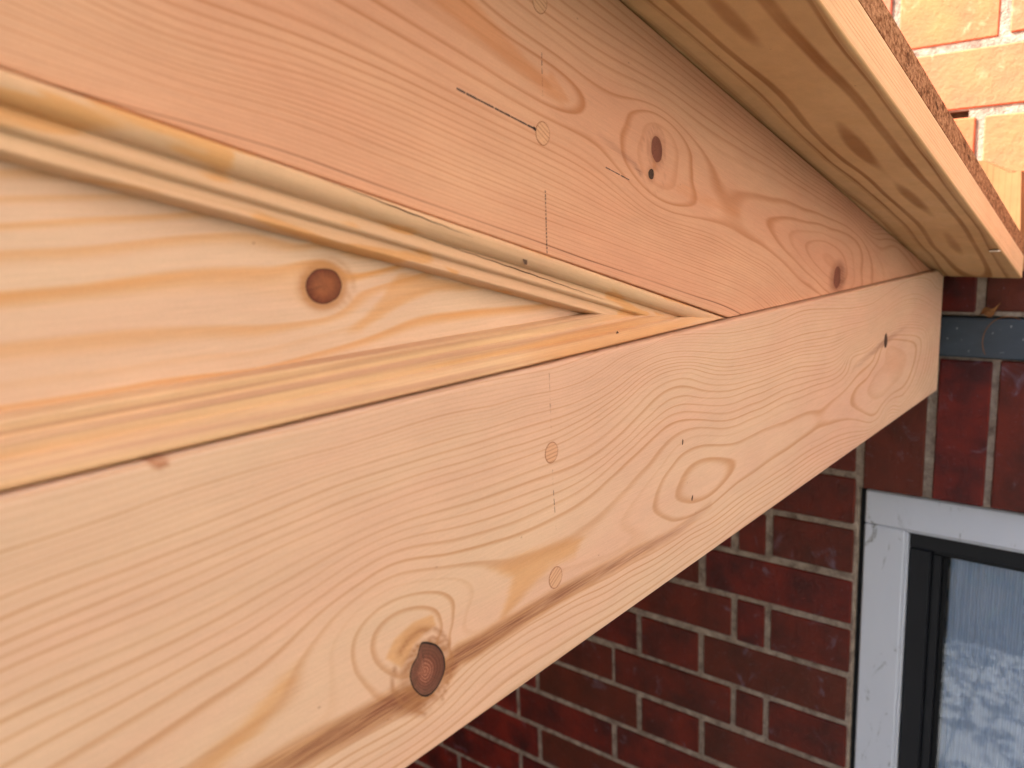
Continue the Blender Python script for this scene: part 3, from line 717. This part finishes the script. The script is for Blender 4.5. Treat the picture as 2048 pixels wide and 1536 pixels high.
# --- the recessed panel
LO0, UP0 = -0.0573, 0.0633         # outer edges of the mouldings
MU, ML, MW = 0.0194, 0.0174, 0.0205   # true widths of the sloping and level moulding, nominal width of the profile
cs = math.cos(math.atan(0.2488)); sn = math.sin(math.atan(0.2488))
PANEL_PATCH = [(186.8, -33.0), (197.9, -26.9), (204.9, -22.0), (209.9, -17.1), (215.3, -12.9), (228.6, -14.9), (244.1, -18.1), (262.4, -22.5), (251.4, -22.5), (233.7, -20.8), (219.7, -23.6), (206.4, -28.1), (193.8, -32.7)]
def panel_orange(x, z):
    a = in_poly(x, z, PANEL_PATCH, 0.003)
    k = np.hypot((x - 0.1792) / 1.22, z + 0.0153)
    b = (1 - sstep(0.0070, 0.0100, k)) * 0.8
    return np.maximum(a, b)
def panel_stain(x, z):
    k = np.hypot((x - 0.1792) / 1.22, z + 0.0153); a = np.arctan2(z + 0.0153, (x - 0.1792))
    ring = np.exp(-((k - 0.0098 - 0.0006 * np.cos(a)) / 0.0009) ** 2) * (0.15 + 0.35 * np.maximum(np.cos(a - 0.2), 0))
    return np.maximum((1 - sstep(0.0064, 0.0108, k)) * 0.85, ring)
X = x_columns(RIDGE, 0.395, 0.05, step=0.002)
panel = board('panel', X, lambda x: np.maximum(UP0 - 0.2488 * x - 0.009, LO0 + 0.0098), lambda x: np.full_like(x, LO0 + 0.009), YP,
              arc_rows(60, 0.0002, 0.012), F_panel, m_panel, porch, dict(orange=panel_orange, halo=panel_stain))

# --- the two mouldings, mitred where they meet
PROF = [(0, 8.0), (0, 2.0), (0.3, 1.1), (0.8, 0.5), (1.4, 0.12)] + [(2.0 + 5.8 * math.sin(a), 5.8 * (1 - math.cos(a))) for a in np.radians([0, 12, 24, 36, 47, 57, 66, 74, 81, 87])] + \
       [(7.9, 6.1), (8.1, 6.2), (12.5, 5.1), (12.8, 5.15), (13.4, 5.6), (13.9, 6.5), (14.2, 7.8), (14.5, 7.9), (18.5, 7.3), (18.9, 7.5), (19.4, 8.4), (19.8, 9.8), (20.1, 11.8), (20.3, 14.2)]
PROF = [(w, y * 0.84 if 1 < w < 20 and y < 12 else y) for w, y in PROF]
def prof_y(w): return np.interp(w, [p[0] for p in PROF[1:]], [p[1] for p in PROF[1:]]) / 1000
X_OUT = (UP0 - LO0) / 0.2488
X_IN = (UP0 - MU / cs - LO0 - ML) / 0.2488
def sink(x): return 0.0030 * np.clip((x - 0.28) / 0.21, 0, 1)
def moulding(upper):
    T = np.linspace(0, 1, 150)
    nv = len(PROF)
    V = np.zeros((len(T), nv, 3)); W = np.zeros((len(T), nv))
    for j, (w, y) in enumerate(PROF):
        wm = w / 1000
        xe = X_OUT + (X_IN - X_OUT) * wm / MW
        x = RIDGE + (xe - RIDGE) * T
        if upper:
            z = UP0 - 0.2488 * x - wm * MU / MW / cs - 0.00012
        else:
            z = np.full_like(x, LO0 + wm * ML / MW)
        V[:, j, 0] = x - (0.0007 if not upper else 0.0003); V[:, j, 2] = z; V[:, j, 1] = y / 1000 - 0.0008 + sink(x)
        W[:, j] = w
    ring = W * (1.1) + 0.25 * np.sin(V[..., 0] * 9)
    z0 = np.zeros_like(W)
    F = grid_faces(len(T), nv, flip=upper is False).tolist()
    F.append([(len(T) - 1) * nv + j for j in range(nv)])
    o = mesh_obj('moulding', V, F, m_mould_up if upper else m_mould_lo, porch, {'ring': ring, 'stain': z0, 'orange': z0, 'resin': z0}, smooth=True)
    fix_normals(o)
    return o
mould_up = moulding(True); mould_lo = moulding(False)
mould_up['label'] = 'sloping moulding with orange resin patches'
mould_lo['label'] = 'level moulding with fine pink and orange stripes'

# --- soffit board on the rafter, overhanging the face
def soffit():
    X = x_columns(RIDGE, 1.062, 0.3, step=0.004)
    ys = np.concatenate([[0.045], np.linspace(YR, -0.0785, 46)])
    prof = [(y, (y - YR) * 0.0301) for y in ys]
    r = 0.0016
    for k in range(1, 5):
        a = math.pi / 2 * k / 4
        prof.append((-0.0785 - r * math.sin(a), -0.00246 + r * (1 - math.cos(a))))
    nb = len(prof)
    th = 0.0262
    for q in np.linspace(0.004, th - 0.002, 12): prof.append((-0.0801, -0.00246 + q))
    prof += [(-0.0797, -0.00246 + th - 0.0006), (-0.0790, -0.00246 + th), (0.045, -0.00246 + th)]
    nu, nv = len(X), len(prof)
    V = np.zeros((nu, nv, 3))
    for j, (y, dz) in enumerate(prof):
        V[:, j] = np.stack([X, np.full(nu, y), raft_top(X) + dz], 1)
    ring = np.zeros((nu, nv))
    fx = np.maximum(V[:, :nb, 0], 0.37)
    ring[:, :nb] = F_soff(fx, V[:, :nb, 1])
    ring[:, nb:] = np.array([p[1] for p in prof[nb:]])[None] * 420 + 3.3 + 0.5 * np.sin(X[:, None] * 5)
    F = grid_faces(nu, nv).tolist()
    fm = np.array([(1 if (k % (nv - 1)) >= nb - 1 else 0) for k in range(len(F))])
    F.append([(nu - 1) * nv + j for j in range(nv)]); fm = np.append(fm, 0)
    z0 = np.zeros((nu, nv))
    o = mesh_obj('soffit_board', V, F, None, porch, {'ring': ring, 'stain': z0, 'orange': z0, 'resin': z0}, smooth=True,
                 mats=[m_soffit, m_edge], fmat=fm)
    fix_normals(o)
    return o
soffit_board = soffit()

# --- chipboard roof deck, two boards meeting at a joint
def deck(x0, x1, y0=-0.0795, lift=0.0):
    off = 0.0238 + 0.0006 + lift; th = 0.0172
    v = []
    for x in (x0, x1):
        for y in (y0, 1.2):
            for d in (off, off + th):
                v.append((x, y, raft_top(x) + d))
    f = [(0, 1, 3, 2), (4, 6, 7, 5), (0, 4, 5, 1), (2, 3, 7, 6), (0, 2, 6, 4), (1, 5, 7, 3)]
    o = mesh_obj('roof_board', v, f, m_chip, porch)
    fix_normals(o)
    return o
deck_a = deck(RIDGE + 0.001, 0.7660); deck_b = deck(0.7678, 1.0632, -0.0790, 0.0004)

# --- left half: the same boards mirrored about the ridge
for src in (rafter, panel, mould_up, mould_lo, soffit_board, deck_a, deck_b):
    c = src.copy(); COL.objects.link(c); c.parent = porch
    c.scale = (-1, 1, 1); c.location = (2 * RIDGE - 0.0004, 0, 0)
    if 'label' in c: del c['label']

# --- board standing against the wall at the foot of the roof
yz = [(-0.033, 0.0620), (-0.061, 0.0460), (-0.0715, 0.0480), (-0.0770, -0.062), (1.2, -0.062), (1.2, 0.0620)]
v = [(1.0645, y, z) for y, z in yz] + [(1.127, y, z) for y, z in yz]
N = len(yz)
f = [list(range(N))[::-1], list(range(N, 2 * N))] + [[i, (i + 1) % N, N + (i + 1) % N, N + i] for i in range(N)]
end_board = mesh_obj('end_board', v, f, m_end, porch, {'ring': np.array([y for y, z in yz] * 2) * 160, 'stain': np.zeros(2 * N), 'orange': np.zeros(2 * N), 'resin': np.zeros(2 * N)})
fix_normals(end_board)

# --- knots
def knot(parent, outline, pith, face_y, mat, dome=0.00015, nr=9, label=None, smoothpts=48):
    P = np.array(outline, float) / 1000
    # closed Catmull-Rom
    pts = []
    m = len(P)
    for i in range(m):
        p0, p1, p2, p3 = P[i - 1], P[i], P[(i + 1) % m], P[(i + 2) % m]
        for t in np.linspace(0, 1, max(2, smoothpts // m), endpoint=False):
            pts.append(0.5 * (2 * p1 + (p2 - p0) * t + (2 * p0 - 5 * p1 + 4 * p2 - p3) * t * t + (-p0 + 3 * p1 - 3 * p2 + p3) * t ** 3))
    pts = np.array(pts); c = np.array(pith) / 1000
    n = len(pts)
    V = [(c[0], face_y - 0.00006 - dome, c[1])]; rad = [0.0]; ca = [0.0]; sa = [0.0]
    for k in range(1, nr + 1):
        s = k / nr
        for p in pts:
            q = c + (p - c) * s
            y = face_y - 0.00006 - dome * (1 - s * s)
            V.append((q[0], min(y, face_y - 0.00004) if k == nr else y, q[1])); rad.append(s); l = np.linalg.norm(p - c); ca.append((p - c)[0] / l); sa.append((p - c)[1] / l)
    F = [(0, 1 + (i + 1) % n, 1 + i) for i in range(n)]
    for k in range(nr - 1):
        a, b = 1 + k * n, 1 + (k + 1) * n
        F += [(a + i, a + (i + 1) % n, b + (i + 1) % n, b + i) for i in range(n)]
    o = mesh_obj('knot', V, F, mat, parent, {'rad': rad, 'ca': ca, 'sa': sa}, smooth=True)
    fix_normals(o)
    if label: o['label'] = label
    return o
def ell(cx, cz, rx, rz, n=12, tilt=0.0, jag=0.04):
    r = random.Random(int(cx * 10))
    out = []
    for i in range(n):
        a = 2 * math.pi * i / n; s = 1 + r.uniform(-jag, jag)
        x, z = rx * s * math.cos(a), rz * s * math.sin(a)
        out.append((cx + x * math.cos(tilt) - z * math.sin(tilt), cz + x * math.sin(tilt) + z * math.cos(tilt)))
    return out
knot(beam, [(201.2, -153.7), (208.0, -157.8), (211.5, -162.9), (212.5, -167.5), (211.6, -171.8), (207.5, -176.2), (202.6, -177.5), (198.6, -175.5),
            (194.6, -170.3), (193.1, -164.6), (194.7, -160.6), (197.4, -158.4), (199.0, -155.2)], (200.8, -166.1), YB, m_knot_dark, label='large dark loose knot with pale rings at its heart')
knot(panel, ell(179.2, -15.3, 7.7, 6.2, 16, 0, 0.035), (179.8, -15.0), YP, m_knot_red, label='round red-brown knot in the recessed panel')
knot(rafter, ell(395.6, 41.4, 5.6, 6.9, 12, 0.3), (395.6, 41.0), YR, m_knot_plum, label='plum-brown oval knot')
knot(rafter, ell(389.6, 28.2, 2.6, 2.9, 9, 0.0, 0.2), (389.6, 28.2), YR, m_speck, label='small black speck knot below the oval knot')
knot(rafter, ell(695, -45.0, 8.5, 9.5, 14, 0.1, 0.10), (695, -46), YR, m_knot_plum, label='narrow purple knot at the seam')
knot(beam, ell(825, -113.4, 5.4, 7.6, 10, 0.05, 0.08), (825, -113.4), YB, m_speck, label='small dark knot near the beam end')

# --- wooden plugs
def plug(parent, cx, cz, face_y, tilt, r=0.0049):
    n = 36
    V, F, fm, ring = [], [], [], []
    def ringv(rad, y):
        s = len(V)
        for i in range(n):
            a = 2 * math.pi * i / n
            V.append((cx / 1000 + rad * math.cos(a), y, cz / 1000 + rad * math.sin(a)))
        return s
    a = ringv(r + 0.00028, face_y - 0.00002); b = ringv(r, face_y - 0.00003)
    c = ringv(r - 0.0001, face_y - 0.00010)
    V.append((cx / 1000, face_y - 0.00012, cz / 1000))
    for i in range(n):
        j = (i + 1) % n
        F += [(a + i, a + j, b + j, b + i), (b + i, b + j, c + j, c + i), (c + i, c + j, len(V) - 1)]
        fm += [1, 1, 0]
    V = np.array(V)
    u = (V[:, 2] - cz / 1000) * math.cos(tilt) - (V[:, 0] - cx / 1000) * math.sin(tilt)
    ring = u * 560 + 7.3 + np.sin(cx * 3.1 + cz)
    z0 = np.zeros(len(V))
    o = mesh_obj('wooden_plug', V, F, None, parent, {'ring': ring, 'stain': z0, 'orange': z0, 'resin': z0}, mats=[m_plug, m_line], fmat=fm)
    fix_normals(o)
    return o
plug(rafter, 295.7, 42.7, YR, -0.55, 0.0049); plug(rafter, 296.2, 97.0, YR, -0.5, 0.0050)
plug(beam, 287.4, -98.3, YB, 0.05, 0.0047); plug(beam, 287.8, -158.9, YB, 0.55, 0.0050)

# --- pencil marks
def strip(name, parent, pts, w, mat, taper=0.0, off=0.0):
    """thin flat mark along (x, y, z) points lying on a face seen from -Y"""
    P = np.array(pts, float); n = len(P)
    V = []
    for i in range(n):
        d = P[min(i + 1, n - 1)] - P[max(i - 1, 0)]
        nn = np.array([-d[2], 0, d[0]]); nn /= np.linalg.norm(nn) + 1e-12
        h = w / 2 * (1 - taper * abs(2 * i / (n - 1) - 1))
        V += [P[i] + nn * h, P[i] - nn * h]
    F = [(2 * i, 2 * i + 1, 2 * i + 3, 2 * i + 2) for i in range(n - 1)]
    return mesh_obj(name, V, F, mat, parent)
def mark(parent, a, b, face_y, w, mat, dashes=1, duty=1.0, jit=0.0):
    V, F = [], []
    a = np.array(a) / 1000; b = np.array(b) / 1000
    r = random.Random(int(a[0] * 1e5))
    d = (b - a); nn = np.array([-d[1], d[0]]) / np.hypot(*d)
    for k in range(dashes):
        t0 = (k + r.uniform(0, 0.2)) / dashes; t1 = (k + duty * r.uniform(0.75, 1)) / dashes
        p, q = a + d * t0, a + d * t1
        h = w / 2 * r.uniform(0.75, 1.15)
        s = len(V)
        for c, e in ((p, 1), (p, -1), (q, -1), (q, 1)):
            V.append((c[0] + nn[0] * h * e, face_y - 0.00007, c[1] + nn[1] * h * e))
        F.append((s, s + 1, s + 2, s + 3))
    o = mesh_obj('pencil_line', V, F, mat, parent); fix_normals(o); return o
mark(rafter, (241.0, 55.8), (290.3, 44.2), YR, 0.0008, m_pencil, 9, 1.25)
mark(rafter, (288.6, 45.0), (291.2, 43.6), YR, 0.0014, m_pencil)
mark(rafter, (345.2, 30.4), (367.5, 24.9), YR, 0.0006, m_pencil, 5, 1.2)
mark(rafter, (296.5, 76.3), (296.4, 67.1), YR, 0.0005, m_pencil, 3, 0.9)
mark(rafter, (296.4, 67.1), (296.3, 58), YR, 0.0003, m_pencil_faint)
mark(rafter, (296.3, 18.7), (296.3, -9.3), YR, 0.0008, m_pencil, 17, 0.9)
mark(rafter, (296.3, 24), (296.3, 18.7), YR, 0.0003, m_pencil_faint)
mark(beam, (287.3, -60.5), (287.5, -82), YB, 0.00035, m_pencil_faint, 3)
mark(beam, (287.5, -82), (287.6, -93), YB, 0.00025, m_pencil_faint, 3, 0.7)
mark(beam, (287.7, -106), (287.8, -114.5), YB, 0.00025, m_pencil_faint, 3, 0.8)
mark(beam, (287.9, -115.6), (288.7, -128.5), YB, 0.0004, m_pencil, 3, 0.9)
mark(beam, (288.9, -133), (289.3, -137), YB, 0.0006, m_pencil_faint, 2, 0.8)

# --- nail holes, splits, filler
def hole(parent, cx, cz, y, rx, rz, tilt=0.0):
    pts = ell(cx, cz, rx, rz, 12, tilt, 0.22)
    V = [(cx / 1000, y - 0.0001, cz / 1000)] + [(a / 1000, y - 0.00012, b / 1000) for a, b in pts]
    F = [(0, 1 + (i + 1) % 12, 1 + i) for i in range(12)]
    o = mesh_obj('nail_hole', V, F, m_hole, parent); fix_normals(o); return o
hole(beam, 413.5, -121.5, YB, 0.95, 1.6, -0.15); hole(beam, 425.6, -158.7, YB, 1.0, 1.7, -0.3)
hole(mould_lo, 353.0, -51.7, float(prof_y(5.7 * MW / ML)) - 0.0008 + float(sink(0.353)), 1.25, 1.25)
wn_ = ((UP0 - 0.2488 * 0.2765) - (-0.0108)) * cs * 1000 * MW / MU
hole(mould_up, 276.5, -10.8, float(prof_y(wn_)) - 0.0008 + float(sink(0.2765)), 1.5, 2.4, 0.15)
def split(xs, w0, w1, wid):
    pts = []
    for i, x in enumerate(xs):
        t = i / (len(xs) - 1)
        w = w0 + (w1 - w0) * t + 0.12 * math.sin(i * 1.7)
        z = UP0 - 0.2488 * x - (w / 1000) * MU / MW / cs
        pts.append((x, float(prof_y(w)) - 0.0008 + float(sink(x)) - 0.00012, z))
    return strip('split', mould_up, pts, wid, m_split, 0.9)
split(np.linspace(0.172, 0.243, 24), 0.9, 3.6, 0.0005)
split(np.linspace(0.215, 0.345, 40), 8.4, 11.6, 0.00042)
fl = box('filler_fleck', (0.908, 0.925, -0.0795, -0.071, raft_top(0.916) - 0.0042, raft_top(0.916) - 0.0022), m_filler, soffit_board, 0.0008)

# ================================================================== BRICK WALL
WX = 1.13
wall = thing('brick_wall', 'red brick side wall with sunlit orange bricks above the roof and dark red ones below', 'wall', (WX, 0, GROUND))
def wbox(name, b, mat, parent=wall, c=0.0, kind=None):
    x0, x1, y0, y1, z0, z1 = b
    return box(name, (x0 - WX, x1 - WX, y0, y1, z0 - GROUND, z1 - GROUND), mat, parent, c, kind)
DOOR_Y0, DOOR_Y1, HEAD = 0.1035, -0.86, -0.361
M0, M1 = WX + 0.003, WX + 0.10
J = 0.005
# mortar bed behind the bricks, with one raked-out joint above the roof
def mortar(boxes):
    V, F = [], []
    for b in boxes:
        v, f = box_vf(b[0] - WX, b[1] - WX, b[2], b[3], b[4] - GROUND, b[5] - GROUND)
        F += [[i + len(V) for i in q] for q in f]; V += v
    o = mesh_obj('mortar', V, F, m_mortar, wall); fix_normals(o); return o
LIN0, LIN1 = -0.172, -0.119
GAPZ0, GAPZ1, GAPY0, GAPY1 = 0.1165, 0.1255, -0.004, 0.075
mortar([(M0, M1, DOOR_Y0, 1.22, GROUND, HEAD), (M0, M1, -1.7, DOOR_Y1, GROUND, HEAD), (M0, M1, -1.7, 1.22, HEAD, LIN0), (M0 + 0.02, M1, -1.7, 1.22, LIN0, LIN1),
        (M0, M1, -1.7, 1.22, LIN1, GAPZ0), (M0, M1, -1.7, GAPY0, GAPZ0, GAPZ1), (M0, M1, GAPY1, 1.22, GAPZ0, GAPZ1), (M0 + 0.03, M1, GAPY0, GAPY1, GAPZ0, GAPZ1),
        (M0, M1, -1.7, 1.22, GAPZ1, 0.9)])
small = []
def brick(y0, y1, z0, z1, mat, single=True):
    """y0 < y1 are joint centres"""
    a = (random.uniform(-.002, .002), random.uniform(-.002, .002), random.uniform(-.0017, .0017), random.uniform(-.0017, .0017))
    px = random.uniform(-0.0012, 0.0012)
    b = (WX + px, WX + 0.05, y0 + J + a[0], y1 - J + a[1], z0 + J + a[2], z1 - J + a[3])
    if single: wbox('brick', b, mat, wall, 0.0017)
    else: small.append((b, mat))
def course(z0, z1, joints, mat, ylo=-0.2, yhi=0.60):
    for a, b in zip(joints[:-1], joints[1:]):
        brick(a, b, z0, z1, mat, single=(b > ylo and a < yhi and z0 > -1.05 and z1 < 0.40))
def run(start, step, n): return [start + step * i for i in range(n)]
# left of the door, below the lintel
zs = [-0.172, -0.196, -0.271, -0.346, -0.421, -0.4945, -0.569, -0.645, -0.7225, -0.797] + [-0.797 - 0.0755 * k for k in range(1, 22)]
for k in range(1, len(zs) - 1):
    z1, z0 = zs[k], zs[k + 1]
    yd = 0.1033 if z0 >= -0.347 else DOOR_Y0 - 0.001
    if k % 2 == 0: js = [yd, 0.229, 0.2825] + run(0.507, 0.225, 5)
    else: js = [yd, 0.337] + run(0.395 + 0.06, 0.225, 5)
    js = [j for j in js if j < 1.25]
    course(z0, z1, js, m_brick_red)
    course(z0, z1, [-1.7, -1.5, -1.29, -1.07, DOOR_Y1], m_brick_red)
# soldier course over the door head
for a, b in zip([-0.86 + 0.0735 * i for i in range(11)] + [-0.052, 0.0171], [-0.86 + 0.0735 * i for i in range(1, 11)] + [-0.052, 0.0171, 0.1033]):
    if b > a: brick(a, b, HEAD - 0.004, LIN0 + 0.003, m_brick_red, single=b > -0.2)
# above the lintel
course(-0.119, -0.030, [-1.7, -1.48, -1.255, -1.03, -0.80, -0.58, -0.355, -0.142, -0.030, 0.083, 0.308, 0.533, 0.758, 0.983, 1.21], m_brick_red)
lead = [(-0.030, 0.045, 0), (0.045, 0.121, 1), (0.121, 0.2000, 2), (0.2000, 0.2765, 3), (0.2765, 0.352, 4), (0.352, 0.428, 3), (0.428, 0.504, 4), (0.504, 0.58, 3), (0.58, 0.655, 4), (0.655, 0.73, 3), (0.73, 0.806, 4), (0.806, 0.88, 3)]
for z0, z1, ty in lead:
    if ty == 1: js = [-0.24 - 0.225 * i for i in range(6, -1, -1)] + [-0.0160, 0.0985] + run(0.3235, 0.225, 4)
    elif ty == 2: js = [-0.135 - 0.225 * i for i in range(6, -1, -1)] + run(0.090, 0.225, 6)
    elif ty == 3: js = [-0.259 - 0.225 * i for i in range(6, -1, -1)] + [-0.0345, 0.083] + run(0.308, 0.225, 4)
    else: js = run(-1.49, 0.225, 12)
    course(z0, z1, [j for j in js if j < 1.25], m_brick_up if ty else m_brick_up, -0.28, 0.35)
V, F, fm = [], [], []
for b, mat in small:
    v, f = box_vf(b[0] - WX, b[1] - WX, b[2], b[3], b[4] - GROUND, b[5] - GROUND, 0.0022)
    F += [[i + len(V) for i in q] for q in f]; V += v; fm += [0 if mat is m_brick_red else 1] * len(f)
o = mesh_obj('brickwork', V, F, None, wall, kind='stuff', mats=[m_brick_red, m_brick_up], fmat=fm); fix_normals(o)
wbox('lintel', (WX - 0.004, WX + 0.06, -1.25, 0.36, LIN0 + 0.001, LIN1 - 0.003), m_lintel, wall, 0.002)

# ================================================================== GLAZED DOOR
door = thing('glazed_door', 'white framed door with black inner sash and glass pane in the brick wall', 'door', (WX, 0, GROUND))
def dbox(name, b, mat, c=0.001, parent=door):
    return wbox(name, b, mat, parent, c)
FX = WX + 0.012
fy0, fy1 = 0.0965, 0.0440           # left jamb between these (outer, inner)
ht0, ht1 = -0.3655, -0.4140          # head between these
fr_ = dbox('frame_jamb', (FX, FX + 0.07, fy1, fy0, GROUND, ht1 - 0.0004), m_white, 0.002)
dbox('frame_jamb', (FX, FX + 0.07, -0.852, -0.798, GROUND, ht1 - 0.0004), m_white, 0.002)
dbox('frame_head', (FX, FX + 0.07, -0.852, fy0, ht1, ht0), m_white, 0.002)
dbox('frame_bead', (FX + 0.004, FX + 0.03, fy1 - 0.0035, fy1 - 0.0003, GROUND, ht1 - 0.004), m_white, 0.0008)
dbox('frame_bead', (FX + 0.004, FX + 0.03, -0.797, fy1 - 0.0003, ht1 - 0.0036, ht1 - 0.0003), m_white, 0.0008)
SX = FX + 0.012
sy = fy1 - 0.0042; st = ht1 - 0.0042
dbox('sash_stile', (SX, SX + 0.05, sy - 0.027, sy, GROUND + 0.02, st - 0.0232), m_black, 0.0015)
dbox('sash_rail', (SX, SX + 0.05, -0.79, sy, st - 0.0228, st), m_black, 0.0015)
dbox('sash_stile', (SX + 0.010, SX + 0.05, sy - 0.0385, sy - 0.0273, GROUND + 0.03, st - 0.0305), m_black, 0.001)
dbox('sash_rail', (SX + 0.010, SX + 0.05, -0.79, sy - 0.0273, st - 0.0302, st - 0.0231), m_black, 0.001)
dbox('gasket', (SX + 0.017, SX + 0.05, sy - 0.0445, sy - 0.0388, GROUND + 0.03, st - 0.0342), m_gasket, 0.0008)
dbox('gasket', (SX + 0.017, SX + 0.05, -0.79, sy - 0.0388, st - 0.0338, st - 0.0305), m_gasket, 0.0008)
gx = SX + 0.022
v = [(gx - WX, -0.79, 0.05), (gx - WX, sy - 0.040, 0.05), (gx - WX, sy - 0.040, st - 0.032 - GROUND), (gx - WX, -0.79, st - 0.032 - GROUND)]
mesh_obj('glass_pane', v, [(0, 3, 2, 1)], m_glass, door)
dbox('seal_gap', (FX + 0.006, FX + 0.05, fy0 + 0.0004, DOOR_Y0 + 0.012, GROUND, HEAD - 0.002), m_gasket, 0.0)

# ================================================================== CURTAIN behind the glass
ny = 420
Y = np.linspace(-0.79, sy - 0.02, ny)
xo = gx + 0.016 + 0.0016 * np.sin(Y * 1150) + 0.002 * np.sin(Y * 190 + 1)
V = np.concatenate([np.stack([xo, Y, np.full(ny, GROUND + 0.03)], 1), np.stack([xo, Y, np.full(ny, st + 0.01)], 1)])
F = [(i, i + 1, ny + i + 1, ny + i) for i in range(ny - 1)]
o = mesh_obj('curtain', V, F, m_curtain, smooth=True); fix_normals(o)
tag(o, 'pale blue-white ribbed curtain hanging behind the door glass', 'curtain')

# ================================================================== SMALL THINGS ON THE LINTEL
bmv, bmf = [], []
lf = []
for i in range(9):
    for j in range(5):
        u, w = i / 8, (j / 4 - 0.5)
        wid = 0.011 * math.sin(math.pi * min(max(u, 0.04), 0.96)) 
        lf.append((WX - 0.006 - 0.005 * math.sin(u * 3) - 0.003 * abs(w), -0.030 - 0.022 * u, LIN1 + 0.000 + 0.014 * u + wid * w + 0.004 * math.sin(u * 7)))
o = mesh_obj('dead_leaf', lf, grid_faces(9, 5), m_leaf, smooth=True)
tag(o, 'curled brown dead leaf caught on the blue-grey lintel', 'leaf')
pts = []
for k in range(25):
    a = math.radians(62 + 150 * k / 24)
    pts.append(np.array((WX - 0.008, -0.062 - 0.026 * math.cos(a) , LIN1 - 0.030 + 0.031 * math.sin(a))))
V, F = [], []
for k, p in enumerate(pts):
    for q in range(5):
        b = 2 * math.pi * q / 5
        d = pts[min(k + 1, 24)] - pts[max(k - 1, 0)]; d /= np.linalg.norm(d)
        e1 = np.array((1, 0, 0)); e2 = np.cross(d, e1)
        V.append(p + 0.00045 * (math.cos(b) * e1 + math.sin(b) * e2))
for k in range(24):
    for q in range(5): F.append((k * 5 + q, k * 5 + (q + 1) % 5, k * 5 + 5 + (q + 1) % 5, k * 5 + 5 + q))
o = mesh_obj('plant_stem', V, F, m_leaf, smooth=True)
tag(o, 'thin curved dry plant stem dangling over the lintel', 'plant stem')
